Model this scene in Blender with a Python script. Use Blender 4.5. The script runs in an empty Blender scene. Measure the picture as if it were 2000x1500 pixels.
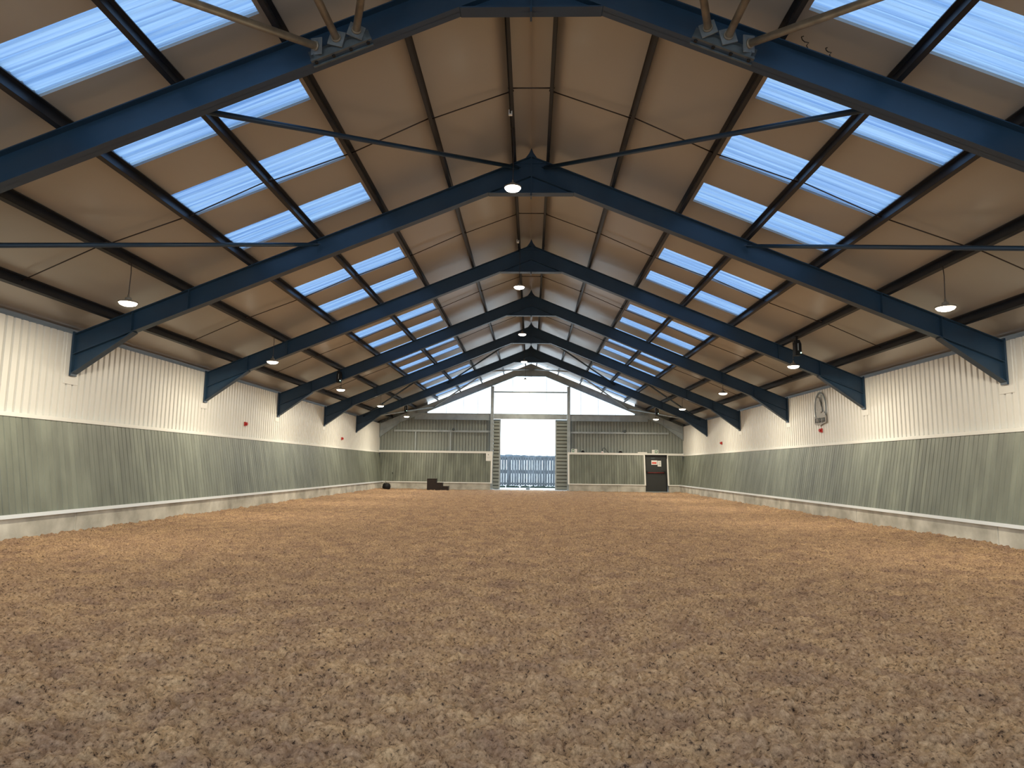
import bpy, math, random
import numpy as np
from mathutils import Vector, Matrix, Quaternion

random.seed(7)
rng = np.random.default_rng(7)
sc = bpy.context.scene
COL = sc.collection

# ------------------------------------------------------------------ camera
FOC = 1315.74
PITCH, YAW, ROLL = 0.1226, 0.0296, 0.0130
CAM = Vector((0.0557, 0.0, 1.4665))
cp, sp, cy, sy = math.cos(PITCH), math.sin(PITCH), math.cos(YAW), math.sin(YAW)
F = Vector((-sy * cp, cy * cp, sp))
R0 = Vector((cy, sy, 0))
U0 = R0.cross(F)
Rv = R0 * math.cos(ROLL) + U0 * math.sin(ROLL)
Uv = -R0 * math.sin(ROLL) + U0 * math.cos(ROLL)
cam_d = bpy.data.cameras.new('camera')
cam = bpy.data.objects.new('camera', cam_d)
COL.objects.link(cam)
M = Matrix((Rv, Uv, -F)).transposed().to_4x4()
M.translation = CAM
cam.matrix_world = M
cam_d.sensor_width = 36.0
cam_d.lens = FOC * 36.0 / 2000.0
cam_d.clip_start = 0.05
cam_d.clip_end = 600
sc.camera = cam

# ------------------------------------------------------------------ sky, exposure
SKY_STRENGTH = 3.8
LAMP_POWER = 182.0
LAMP_COL = (1.0, 0.885, 0.67)
w = bpy.data.worlds.new('overcast_sky')
sc.world = w
w.use_nodes = True
bg = w.node_tree.nodes['Background']
bg.inputs[0].default_value = (0.74, 0.88, 1.0, 1)
bg.inputs[1].default_value = SKY_STRENGTH
sc.view_settings.view_transform = 'Standard'
sc.view_settings.look = 'None'
sc.view_settings.gamma = 1.0
sc.view_settings.use_curve_mapping = False
sc.view_settings.exposure = 0.0
try:
    sc.cycles.max_bounces = 10
    sc.cycles.diffuse_bounces = 6
    sc.cycles.sample_clamp_indirect = 6.0
    sc.cycles.use_denoising = True
except Exception:
    pass

# ------------------------------------------------------------------ dimensions
SL = 0.41                       # roof slope
NL = math.hypot(1, SL)
K_TOP = 8.28                    # rafter top line z = K_TOP - SL|x|
K_BOT = 7.82
K_ROOF = 8.50                   # underside of roof panels
FR = [2.22, 8.22, 14.22, 20.22, 26.22, 32.22, 38.22]
YG = 44.17                      # gable frame
Y0 = -3.0                       # near end
W2 = 9.87                       # kickboard top
WB = 9.54                       # kickboard bottom
ZKT, ZKB = 2.31, 0.42
WX = 9.95                       # cream wall plane

# ------------------------------------------------------------------ materials
def mat(name, col, rough=0.6, metal=0.0, var=0.0, scale=4.0, bump=0.0, bscale=30.0,
        spec=0.5, rand=0.0, stretch=(1, 1, 1), dark=None, emit=None, estr=0.0):
    m = bpy.data.materials.new(name)
    m.use_nodes = True
    nt = m.node_tree
    b = nt.nodes['Principled BSDF']
    b.inputs['Roughness'].default_value = rough
    b.inputs['Metallic'].default_value = metal
    if 'Specular IOR Level' in b.inputs:
        b.inputs['Specular IOR Level'].default_value = spec
    c4 = (*col, 1)
    b.inputs['Base Color'].default_value = c4
    if emit:
        b.inputs['Emission Color'].default_value = (*emit, 1)
        b.inputs['Emission Strength'].default_value = estr
    if var > 0 or bump > 0 or rand > 0:
        tc = nt.nodes.new('ShaderNodeTexCoord')
        mp = nt.nodes.new('ShaderNodeMapping')
        mp.inputs['Scale'].default_value = stretch
        geo = nt.nodes.new('ShaderNodeNewGeometry')
        nt.links.new(geo.outputs['Position'], mp.inputs['Vector'])
        last = None
        if var > 0:
            n = nt.nodes.new('ShaderNodeTexNoise')
            n.inputs['Scale'].default_value = scale
            n.inputs['Detail'].default_value = 5
            nt.links.new(mp.outputs[0], n.inputs['Vector'])
            r = nt.nodes.new('ShaderNodeValToRGB')
            lo = dark if dark else tuple(c * (1 - var) for c in col)
            hi = tuple(min(1, c * (1 + var)) for c in col)
            r.color_ramp.elements[0].position = 0.3
            r.color_ramp.elements[1].position = 0.7
            r.color_ramp.elements[0].color = (*lo, 1)
            r.color_ramp.elements[1].color = (*hi, 1)
            nt.links.new(n.outputs['Fac'], r.inputs[0])
            last = r.outputs[0]
        if rand > 0:
            oi = nt.nodes.new('ShaderNodeObjectInfo')
            hs = nt.nodes.new('ShaderNodeHueSaturation')
            mr = nt.nodes.new('ShaderNodeMapRange')
            mr.inputs['To Min'].default_value = 1 - rand
            mr.inputs['To Max'].default_value = 1 + rand
            nt.links.new(oi.outputs['Random'], mr.inputs['Value'])
            nt.links.new(mr.outputs[0], hs.inputs['Value'])
            hs.inputs['Color'].default_value = c4
            if last:
                nt.links.new(last, hs.inputs['Color'])
            last = hs.outputs[0]
        if last:
            nt.links.new(last, b.inputs['Base Color'])
        if bump > 0:
            n2 = nt.nodes.new('ShaderNodeTexNoise')
            n2.inputs['Scale'].default_value = bscale
            n2.inputs['Detail'].default_value = 6
            nt.links.new(mp.outputs[0], n2.inputs['Vector'])
            bp = nt.nodes.new('ShaderNodeBump')
            bp.inputs['Strength'].default_value = bump
            bp.inputs['Distance'].default_value = 0.01
            nt.links.new(n2.outputs['Fac'], bp.inputs['Height'])
            nt.links.new(bp.outputs[0], b.inputs['Normal'])
    return m

M_STEEL = mat('dark_blue_grey_steel_paint', (0.014, 0.041, 0.078), 0.40, var=0.15, scale=2.0)
M_PURLIN = mat('purlin_steel', (0.014, 0.017, 0.023), 0.42, spec=0.35, metal=0.0, var=0.2, scale=3)
M_GALV = mat('galvanised_grey_steel', (0.33, 0.37, 0.38), 0.45, metal=0.15, var=0.15, scale=3)
M_TUBE = mat('galvanised_tube', (0.34, 0.29, 0.22), 0.42, metal=0.55, var=0.25, scale=6)
M_PLATE = mat('dull_plate_steel', (0.10, 0.12, 0.13), 0.5, metal=0.3, var=0.2, scale=8)
M_FLANGE = mat('dark_flange_steel', (0.17, 0.19, 0.20), 0.5, metal=0.2, var=0.2, scale=10)
M_ROD = mat('tie_rod_steel', (0.035, 0.025, 0.022), 0.5)
M_ROOF = mat('roof_liner', (0.355, 0.335, 0.300), 0.30, var=0.05, scale=0.6, spec=1.0, stretch=(0.3, 1, 0.3))
M_CREAM = mat('cream_cladding', (0.71, 0.70, 0.66), 0.42, var=0.03, scale=1.2)
M_CREAMT = mat('cream_trim', (0.80, 0.80, 0.76), 0.4)
M_TRIM = mat('pale_channel', (0.80, 0.87, 0.93), 0.35)
M_KICK = mat('grey_green_board', (0.155, 0.172, 0.138), 0.45, var=0.26, scale=3.0, rand=0.14, stretch=(1, 1, 0.25),
             bump=0.15, bscale=60)
M_KICKD = mat('dark_board_backing', (0.03, 0.036, 0.03), 0.8)
M_CONC = mat('cast_concrete', (0.50, 0.49, 0.44), 0.85, var=0.28, scale=1.6, rand=0.07, bump=0.3, bscale=40,
             dark=(0.30, 0.29, 0.25))
M_GREY = mat('grey_cladding', (0.25, 0.275, 0.25), 0.5, var=0.06, scale=2)
M_OUT = mat('outer_shell', (0.22, 0.20, 0.18), 0.8)
M_BLACK = mat('black_plastic', (0.006, 0.006, 0.007), 0.6, spec=0.3)
M_DOOR = mat('charcoal_door_paint', (0.022, 0.024, 0.022), 0.45)
M_RED = mat('red_plastic', (0.45, 0.02, 0.015), 0.4)
M_DKRED = mat('dark_red_bar', (0.16, 0.02, 0.02), 0.35)
M_WHITE = mat('white_plastic', (0.85, 0.85, 0.82), 0.4)
M_GREEN = mat('sign_green', (0.01, 0.16, 0.07), 0.4)
M_PRINT = mat('faint_grey_print', (0.45, 0.45, 0.44), 0.6)
M_PINK = mat('red_sign_print', (0.75, 0.10, 0.07), 0.5)
M_BROWN = mat('dark_brown_timber', (0.016, 0.009, 0.007), 0.8, var=0.4, scale=6, stretch=(1, 1, 6))
M_CUT = mat('cut_grey_metal', (0.24, 0.22, 0.195), 0.5, metal=0.2, var=0.15, scale=12)
M_FENCE = mat('weathered_grey_timber', (0.145, 0.170, 0.195), 0.85, var=0.3, scale=7, rand=0.16, stretch=(2, 2, 0.5))
M_APRON = mat('pale_concrete_apron', (0.62, 0.62, 0.62), 0.9, var=0.1, scale=1)
M_GROUND = mat('pale_gravel_ground', (0.42, 0.43, 0.44), 0.95, var=0.15, scale=2)
M_GRASS = mat('dark_verge', (0.03, 0.05, 0.04), 0.95, var=0.4, scale=3)
M_FAR = mat('distant_trees', (0.06, 0.08, 0.10), 0.95, var=0.3, scale=0.3)
M_LAMPB = mat('lamp_housing', (0.20, 0.17, 0.13), 0.5)
M_EMIT = mat('lamp_diffuser', (0.9, 0.9, 0.85), 0.3, emit=(1.0, 0.90, 0.70), estr=14)
M_LED = mat('small_status_light', (0.5, 0.9, 0.7), 0.3, emit=(0.6, 1.0, 0.8), estr=3)


def translucent(name, lo, hi, scale, stretch, gloss=0.06):
    m = bpy.data.materials.new(name)
    m.use_nodes = True
    nt = m.node_tree
    nt.nodes.remove(nt.nodes['Principled BSDF'])
    out = nt.nodes['Material Output']
    geo = nt.nodes.new('ShaderNodeNewGeometry')
    mp = nt.nodes.new('ShaderNodeMapping')
    mp.inputs['Scale'].default_value = stretch
    nt.links.new(geo.outputs['Position'], mp.inputs['Vector'])
    n = nt.nodes.new('ShaderNodeTexNoise')
    n.inputs['Scale'].default_value = scale
    n.inputs['Detail'].default_value = 6
    n.inputs['Roughness'].default_value = 0.6
    nt.links.new(mp.outputs[0], n.inputs['Vector'])
    r = nt.nodes.new('ShaderNodeValToRGB')
    r.color_ramp.elements[0].position = 0.36
    r.color_ramp.elements[1].position = 0.64
    r.color_ramp.elements[0].color = (*lo, 1)
    r.color_ramp.elements[1].color = (*hi, 1)
    nt.links.new(n.outputs['Fac'], r.inputs[0])
    tr = nt.nodes.new('ShaderNodeBsdfTranslucent')
    nt.links.new(r.outputs[0], tr.inputs['Color'])
    df = nt.nodes.new('ShaderNodeBsdfDiffuse')
    df.inputs['Color'].default_value = (0.10, 0.12, 0.14, 1)
    ad = nt.nodes.new('ShaderNodeAddShader')
    nt.links.new(tr.outputs[0], ad.inputs[0])
    nt.links.new(df.outputs[0], ad.inputs[1])
    gl = nt.nodes.new('ShaderNodeBsdfGlossy')
    gl.inputs['Roughness'].default_value = 0.3
    mx = nt.nodes.new('ShaderNodeMixShader')
    mx.inputs[0].default_value = gloss
    nt.links.new(ad.outputs[0], mx.inputs[1])
    nt.links.new(gl.outputs[0], mx.inputs[2])
    nt.links.new(mx.outputs[0], out.inputs['Surface'])
    return m


M_SKYL = translucent('weathered_blue_rooflight', (0.064, 0.124, 0.238), (0.150, 0.220, 0.312), 1.2, (0.25, 14.0, 0.25))
M_GTRANS = translucent('clear_gable_sheet', (0.82, 0.84, 0.84), (0.88, 0.88, 0.88), 2.0, (3, 1, 0.3), 0.04)


# sand
def sand_material():
    m = bpy.data.materials.new('sand_and_fibre')
    m.use_nodes = True
    nt = m.node_tree
    b = nt.nodes['Principled BSDF']
    b.inputs['Roughness'].default_value = 0.95
    b.inputs['Specular IOR Level'].default_value = 0.15
    geo = nt.nodes.new('ShaderNodeNewGeometry')
    def noise(s, d, rough=0.6):
        n = nt.nodes.new('ShaderNodeTexNoise')
        n.inputs['Scale'].default_value = s
        n.inputs['Detail'].default_value = d
        n.inputs['Roughness'].default_value = rough
        nt.links.new(geo.outputs['Position'], n.inputs['Vector'])
        return n
    n1 = noise(30, 8, 0.75)
    r = nt.nodes.new('ShaderNodeValToRGB')
    e = r.color_ramp.elements
    e[0].position = 0.37
    e[0].color = (0.06, 0.038, 0.030, 1)  # near-black specks paint the micro-shadowing between clods into the colour
    e[1].position = 0.63
    e[1].color = (0.80, 0.56, 0.35, 1)
    mid = e.new(0.45)
    mid.color = (0.51, 0.336, 0.200, 1)
    nt.links.new(n1.outputs['Fac'], r.inputs[0])
    n2 = noise(2.2, 5, 0.65)
    r2 = nt.nodes.new('ShaderNodeValToRGB')
    r2.color_ramp.elements[0].position = 0.35
    r2.color_ramp.elements[0].color = (0.68, 0.64, 0.71, 1)
    r2.color_ramp.elements[1].position = 0.65
    r2.color_ramp.elements[1].color = (1.08, 1.06, 1.02, 1)
    nt.links.new(n2.outputs['Fac'], r2.inputs[0])
    mx = nt.nodes.new('ShaderNodeMix')
    mx.data_type = 'RGBA'
    mx.blend_type = 'MULTIPLY'
    mx.inputs[0].default_value = 1.0
    nt.links.new(r.outputs[0], mx.inputs[6])
    nt.links.new(r2.outputs[0], mx.inputs[7])
    nt.links.new(mx.outputs[2], b.inputs['Base Color'])
    n3 = noise(55, 8, 0.75)
    bp = nt.nodes.new('ShaderNodeBump')
    bp.inputs['Strength'].default_value = 1.0
    bp.inputs['Distance'].default_value = 0.045
    nt.links.new(n3.outputs['Fac'], bp.inputs['Height'])
    nt.links.new(bp.outputs[0], b.inputs['Normal'])
    return m


M_SAND = sand_material()

# ------------------------------------------------------------------ mesh helpers
class MB:
    def __init__(self):
        self.v = []
        self.f = []
        self.smooth = []

    def box(self, x0, x1, y0, y1, z0, z1, mtx=None):
        p = [Vector((x, y, z)) for z in (z0, z1) for y in (y0, y1) for x in (x0, x1)]
        if mtx is not None:
            p = [mtx @ q for q in p]
        n = len(self.v)
        self.v += [tuple(q) for q in p]
        for a in ((0, 2, 3, 1), (4, 5, 7, 6), (0, 1, 5, 4), (2, 6, 7, 3), (0, 4, 6, 2), (1, 3, 7, 5)):
            self.f.append(tuple(n + i for i in a))
        self.smooth += [False] * 6
        return self

    def prism(self, poly, a, b, axis='y'):
        """poly: list of 2D points; extruded from a to b on axis (y: xz poly, x: yz poly, z: xy poly)"""
        def P(p, t):
            if axis == 'y':
                return (p[0], t, p[1])
            if axis == 'x':
                return (t, p[0], p[1])
            return (p[0], p[1], t)
        n = len(self.v)
        k = len(poly)
        self.v += [P(p, a) for p in poly] + [P(p, b) for p in poly]
        self.f.append(tuple(range(n, n + k)))
        self.f.append(tuple(range(n + 2 * k - 1, n + k - 1, -1)))
        for i in range(k):
            j = (i + 1) % k
            self.f.append((n + i, n + k + i, n + k + j, n + j))
        self.smooth += [False] * (k + 2)
        return self

    def tube(self, pts, r, seg=8, caps=True, r2=None):
        pts = [Vector(p) for p in pts]
        n0 = len(self.v)
        m = len(pts)
        up = None
        for i, p in enumerate(pts):
            d = (pts[min(i + 1, m - 1)] - pts[max(i - 1, 0)]).normalized()
            if up is None:
                up = Vector((0, 0, 1)) if abs(d.z) < 0.9 else Vector((1, 0, 0))
            a = d.cross(up).normalized()
            bb = a.cross(d).normalized()
            up = bb
            rr = r if r2 is None else r + (r2 - r) * i / max(1, m - 1)
            for s in range(seg):
                t = 2 * math.pi * s / seg
                self.v.append(tuple(p + a * rr * math.cos(t) + bb * rr * math.sin(t)))
        for i in range(m - 1):
            for s in range(seg):
                s2 = (s + 1) % seg
                self.f.append((n0 + i * seg + s, n0 + i * seg + s2, n0 + (i + 1) * seg + s2, n0 + (i + 1) * seg + s))
                self.smooth.append(True)
        if caps:
            self.f.append(tuple(n0 + s for s in reversed(range(seg))))
            self.f.append(tuple(n0 + (m - 1) * seg + s for s in range(seg)))
            self.smooth += [False, False]
        return self

    def lathe(self, prof, seg=24, c=(0, 0, 0)):
        n0 = len(self.v)
        for r, z in prof:
            for s in range(seg):
                t = 2 * math.pi * s / seg
                self.v.append((c[0] + r * math.cos(t), c[1] + r * math.sin(t), c[2] + z))
        for i in range(len(prof) - 1):
            for s in range(seg):
                s2 = (s + 1) % seg
                self.f.append((n0 + i * seg + s, n0 + i * seg + s2, n0 + (i + 1) * seg + s2, n0 + (i + 1) * seg + s))
                self.smooth.append(True)
        for i, rev in ((0, True), (len(prof) - 1, False)):
            if prof[i][0] > 1e-6:
                q = [n0 + i * seg + s for s in range(seg)]
                self.f.append(tuple(reversed(q)) if rev else tuple(q))
                self.smooth.append(False)
        return self

    def mesh(self, name, m):
        me = bpy.data.meshes.new(name)
        me.from_pydata(self.v, [], self.f)
        me.polygons.foreach_set('use_smooth', self.smooth)
        me.materials.append(m)
        me.update()
        import bmesh
        bm = bmesh.new()
        bm.from_mesh(me)
        bmesh.ops.recalc_face_normals(bm, faces=bm.faces)
        bm.to_mesh(me)
        bm.free()
        return me


def link(name, me, parent=None, loc=None, rot=None):
    o = bpy.data.objects.new(name, me)
    COL.objects.link(o)
    if parent is not None:
        o.parent = parent
    if loc is not None:
        o.location = loc
    if rot is not None:
        o.rotation_euler = rot
    return o


def obj(name, mb, m, parent=None, loc=None, rot=None):
    return link(name, mb.mesh(name, m), parent, loc, rot)


def empty(name, loc=(0, 0, 0), rot=None):
    o = bpy.data.objects.new(name, None)
    o.empty_display_size = 0.2
    COL.objects.link(o)
    o.location = loc
    if rot is not None:
        o.rotation_euler = rot
    return o


def tag(o, label, cat, group=None):
    o['label'] = label
    o['category'] = cat
    if group:
        o['group'] = group
    return o


def struct(o):
    o['kind'] = 'structure'
    return o


def copy_tree(o, parent=None):
    c = o.copy()
    COL.objects.link(c)
    c.parent = parent
    for ch in o.children:
        copy_tree(ch, c)
    return c


def zroof(x, k=K_ROOF):
    return k - SL * abs(x)


ORD = ['nearest', 'second', 'third', 'fourth', 'fifth', 'sixth', 'seventh']

# ------------------------------------------------------------------ floor (raked sand)
def hashv(ix, iy, seed):
    h = (ix.astype(np.int64) * 374761393 + iy.astype(np.int64) * 668265263 + seed * 144269) & 0xFFFFFFFF
    h = ((h ^ (h >> 13)) * 1274126177) & 0xFFFFFFFF
    h = h ^ (h >> 16)
    return (h & 0xFFFFFF) / float(0xFFFFFF)


def vnoise(x, y, seed):
    ix, iy = np.floor(x), np.floor(y)
    fx, fy = x - ix, y - iy
    fx = fx * fx * (3 - 2 * fx)
    fy = fy * fy * (3 - 2 * fy)
    a, b = hashv(ix, iy, seed), hashv(ix + 1, iy, seed)
    c, d = hashv(ix, iy + 1, seed), hashv(ix + 1, iy + 1, seed)
    return (a * (1 - fx) + b * fx) * (1 - fy) + (c * (1 - fx) + d * fx) * fy


ys = [Y0]
while ys[-1] < 1.5:
    ys.append(ys[-1] + 0.25)
while ys[-1] < 44.02:
    ys.append(ys[-1] + max(0.013, 0.0037 * ys[-1]))
ys = np.array(ys)
ys[-1] = 44.02
xs = np.linspace(-9.62, 9.62, 1040)
X, Y = np.meshgrid(xs, ys)
wx = X + 0.05 * vnoise(X * 9, Y * 9, 5)
wy = Y + 0.05 * vnoise(X * 9, Y * 9, 6)
Z = 0.030 * (vnoise(X * 1.7, Y * 1.7, 1) - 0.5)
hoof = vnoise(wx * 4.2, wy * 4.2, 2)
Z += -0.08 * np.clip(0.36 - hoof, 0, 1)
Z += 0.036 * (1 - np.abs(vnoise(wx * 7, wy * 7, 3) - 0.5) * 2)
clod = vnoise(wx * 17, wy * 17, 4)
Z += 0.045 * np.clip(clod - 0.45, 0, 1) ** 0.8
for fq, am, sd in ((9, 0.030, 21), (17, 0.024, 22), (30, 0.015, 23)):
    crack = np.abs(vnoise(wx * fq, wy * fq * 1.25, sd) * 2 - 1)
    Z -= am * np.clip(1 - crack * 3.0, 0, 1)
fade = np.clip((Y - 1) / 3, 0, 1)
Z += 0.022 * (vnoise(X * 33, Y * 33, 8) - 0.5) + 0.010 * (vnoise(X * 58, Y * 58, 14) - 0.5) - 0.032
edge = np.clip((np.abs(X) - 8.9) / 0.6, 0, 1)
Z += edge * (0.03 + 0.05 * vnoise(X * 0.6, Y * 1.1, 9))
far = np.clip((Y - 42.6) / 1.2, 0, 1)
Z += far * (0.03 * vnoise(X * 1.5, Y, 11)) * (np.abs(X) > 2.3)
Z -= 0.015
ny, nx = X.shape
co = np.stack([X, Y, Z], -1).reshape(-1, 3).astype(np.float32)
idx = np.arange(ny * nx).reshape(ny, nx)
quads = np.stack([idx[:-1, :-1], idx[:-1, 1:], idx[1:, 1:], idx[1:, :-1]], -1).reshape(-1, 4).astype(np.int32)
me = bpy.data.meshes.new('floor')
me.vertices.add(len(co))
me.vertices.foreach_set('co', co.ravel())
me.loops.add(quads.size)
me.loops.foreach_set('vertex_index', quads.ravel())
me.polygons.add(len(quads))
me.polygons.foreach_set('loop_start', np.arange(0, quads.size, 4, dtype=np.int32))
me.polygons.foreach_set('loop_total', np.full(len(quads), 4, dtype=np.int32))
me.polygons.foreach_set('use_smooth', np.ones(len(quads), dtype=bool))
me.update(calc_edges=True)
me.materials.append(M_SAND)
floor = struct(link('floor', me))

# ------------------------------------------------------------------ roof
PAN = 0.08
ceiling = MB()
# ridge flashing strip (own mesh of the ceiling) and eaves closers
for s in (-1, 1):
    ceiling.prism([(s * 10.32, 3.9), (s * 10.42, 3.9), (s * 10.42, 4.45), (s * 10.32, 4.45)], Y0, 44.47)
ceiling.prism([(-0.3, zroof(0.3) + PAN), (0, K_ROOF + PAN), (0.3, zroof(0.3) + PAN), (0.3, zroof(0.3) + PAN + 0.03),
               (0, K_ROOF + PAN + 0.03), (-0.3, zroof(0.3) + PAN + 0.03)], Y0, 44.6)
ceiling = struct(obj('ceiling', ceiling, M_ROD))


def slab_mesh(name, xa, xb, ly):
    b = MB()
    b.prism([(xa, zroof(xa)), (xb, zroof(xb)), (xb, zroof(xb) + PAN), (xa, zroof(xa) + PAN)], 0, ly)
    return b.mesh(name, M_ROOF)


XR0, XR1 = 3.42, 6.17
full = slab_mesh('roof_panel', 0.0, 10.5, 1.07)
low = slab_mesh('roof_panel', XR1, 10.5, 0.93)
upp = slab_mesh('roof_panel', 0.0, XR0, 0.93)


def rooflight_mesh():
    b = MB()
    prof = []
    yv = 0.0
    off = PAN * 0.55
    prof.append((-0.02, off))
    for r in range(5):
        c = 0.06 + r * 0.2
        prof += [(c - 0.035, off), (c - 0.015, off + 0.03), (c + 0.015, off + 0.03), (c + 0.035, off)]
        prof += [(c + 0.09, off + 0.004)]
    prof = [p for p in prof if p[0] < 0.95]
    prof.append((0.95, off))
    rows = 2
    for x in (XR0 - 0.03, XR1 + 0.03):
        for (yy, dz) in prof:
            b.v.append((x, yy, zroof(x) + dz))
    k = len(prof)
    for i in range(k - 1):
        b.f.append((i, i + 1, k + i + 1, k + i))
        b.smooth.append(False)
    return b.mesh('rooflight', M_SKYL)


rl = rooflight_mesh()
M_REV = M_WHITE
k = -5
while True:
    y0 = 6.83 + 2.0 * k
    if y0 + 2.0 < Y0:
        k += 1
        continue
    if y0 > 43.9:
        break
    for s in (1, -1):
        rz = 0 if s == 1 else math.pi
        # rotated about z for the left slope: y runs backwards, so offset the start
        def put(nm, me_, ya, ly):
            ob = link(nm, me_, ceiling)
            if s == 1:
                ob.location = (0, ya, 0)
            else:
                ob.location = (0, ya + ly, 0)
                ob.rotation_euler = (0, 0, math.pi)
            return ob
        if y0 + 0.93 > Y0:
            put('roof_panel', low, y0, 0.93)
            put('roof_panel', upp, y0, 0.93)
            put('rooflight', rl, y0, 0.93)
        ly = 1.07
        if y0 + 0.93 + ly > 44.5:
            sm = slab_mesh('roof_panel', 0.0, 10.5, 44.47 - y0 - 0.93)
            put('roof_panel', sm, y0 + 0.93, 44.47 - y0 - 0.93)
        else:
            put('roof_panel', full, y0 + 0.93, ly)
    k += 1

# ------------------------------------------------------------------ side walls
def ribbed_mesh(name, width, height, m, rib_in=0.048, ribs=5, horiz=False):
    """sheet in local y(width), z(height); flats with recessed troughs, face towards -x"""
    b = MB()
    pr = [(0.0, 0.0)]
    p = width / ribs
    for r in range(ribs):
        c = (r + 0.5) * p
        pr += [(c - 0.034, 0.0), (c - 0.022, rib_in), (c + 0.022, rib_in), (c + 0.034, 0.0)]
    pr.append((width, 0.0))
    k = len(pr)
    for z in (0, height):
        for (yy, dx) in pr:
            b.v.append((dx, yy, z))
    for z in (0, height):
        for (yy, dx) in pr:
            b.v.append((dx + 0.012, yy, z))
    for i in range(k - 1):
        b.f.append((i, i + 1, k + i + 1, k + i))
        b.f.append((2 * k + i, 3 * k + i, 3 * k + i + 1, 2 * k + i + 1))
        b.f.append((i, 2 * k + i, 2 * k + i + 1, i + 1))
        b.f.append((k + i, k + i + 1, 3 * k + i + 1, 3 * k + i))
        b.smooth += [False] * 4
    b.f.append((0, k, 3 * k, 2 * k))
    b.f.append((k - 1, 3 * k - 1, 4 * k - 1, 2 * k - 1))
    b.smooth += [False] * 2
    return b.mesh(name, m)


cream_me = ribbed_mesh('cladding_sheet', 1.0, 4.22 - 2.36, M_CREAM)


def board_mesh(name, width, zt, zb, xt, xb, m):
    """leaning board along local y; face leans from xt (top) to xb (bottom); face looks to -x"""
    b = MB()
    ch = 0.012
    ys_ = (0.002, 0.002 + ch, width - ch - 0.002, width - 0.002)
    dx = (0.012, 0.0, 0.0, 0.012)
    for (z, x) in ((zb, xb), (zt, xt)):
        for yy, d in zip(ys_, dx):
            b.v.append((x + d, yy, z))
    for (z, x) in ((zb, xb), (zt, xt)):
        for yy in (ys_[0], ys_[3]):
            b.v.append((x + 0.03, yy, z))
    b.f += [(0, 1, 5, 4), (1, 2, 6, 5), (2, 3, 7, 6), (0, 4, 10, 8), (3, 9, 11, 7), (8, 10, 11, 9),
            (4, 5, 6, 7, 11, 10), (3, 2, 1, 0, 8, 9)]
    b.smooth += [False] * 8
    return b.mesh(name, m)


BW = 0.16
board_me = board_mesh('kickboard', BW, ZKT, ZKB + 0.03, W2, WB, M_KICK)
conc_mes = {}


def concrete_mesh(L, h=0.40):
    b = MB()
    b.box(0, 0.4, 0.008, L - 0.008, -0.15, h)
    # chamfered inner top arris
    b.box(-0.006, 0.0, 0.008, 0.05, -0.15, h - 0.02)
    return b.mesh('concrete_panel', M_CONC)


conc6 = concrete_mesh(6.0)
cover = MB().box(-0.012, 0.0, -0.22, 0.22, 3.12, 4.215)
cover_me = cover.mesh('flashing', M_CREAM)

for side, s in (('left', -1), ('right', 1)):
    rz = math.pi if s < 0 else 0
    b = MB()
    # outer shell and dark backing behind the boards
    b.box(s * 10.42, s * 10.47, Y0, 44.6, -0.2, 4.5)
    wall = struct(obj('wall_' + side, b, M_OUT))
    bk = MB().prism([(s * (WB + 0.03), ZKB - 0.02), (s * (W2 + 0.03), ZKT), (s * (W2 + 0.06), ZKT), (s * (WB + 0.3), ZKB - 0.02)], Y0, 44.05)
    obj('board_backing', bk, M_KICKD, wall)
    tr = MB().box(s * (W2 - 0.02), s * (WX + 0.02), Y0, 44.05, ZKT - 0.005, ZKT + 0.075)
    struct(obj('trim_%d' % (1 if s < 0 else 2), tr, M_CREAMT))
    tr = MB().prism([(s * (WB - 0.035), 0.40), (s * (WB + 0.1), 0.40), (s * (WB + 0.1), 0.46), (s * (WB - 0.035), 0.475)], Y0, 43.72)
    struct(obj('baseboard_' + side, tr, M_TRIM))
    # top ledger / eaves beam
    eb = MB().box(s * 10.03, s * 10.1, Y0, 44.5, 4.05, 4.20)
    obj('eaves_rail', eb, M_OUT, wall)
    n = int((44.42 - Y0) / 1.0) + 1
    for i in range(n):
        ya = Y0 + i * 1.0
        o = link('cladding_sheet', cream_me, wall)
        o.location = (s * WX, ya if s > 0 else ya + 1.0, 2.36)
        o.rotation_euler = (0, 0, rz)
    nb = int((43.95 - Y0) / BW)
    for i in range(nb):
        ya = Y0 + i * BW
        if i < nb - 296:
            continue
        o = link('kickboard', board_me, wall)
        jx = random.uniform(-0.003, 0.003)
        o.location = (s * jx, ya if s > 0 else ya + BW, 0)
        o.rotation_euler = (0, 0, rz)
    yy = -3.78
    while yy < 43.7:
        o = link('concrete_panel', conc6, wall)
        o.location = (s * (WB + 0.01), yy if s > 0 else yy + 6.0, 0)
        o.rotation_euler = (0, 0, rz)
        yy += 6.0
    for fy in FR:
        o = link('flashing', cover_me, wall)
        o.location = (s * WX, fy, 0)
        o.rotation_euler = (0, 0, rz)

# unseen near end, invented as open to let blue daylight in; side piers only
struct(obj('wall_near_opened', MB().box(-10.47, -8.9, Y0 - 0.08, Y0, -0.2, 4.3).box(8.9, 10.47, Y0 - 0.08, Y0, -0.2, 4.3), M_GREY))

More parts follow.
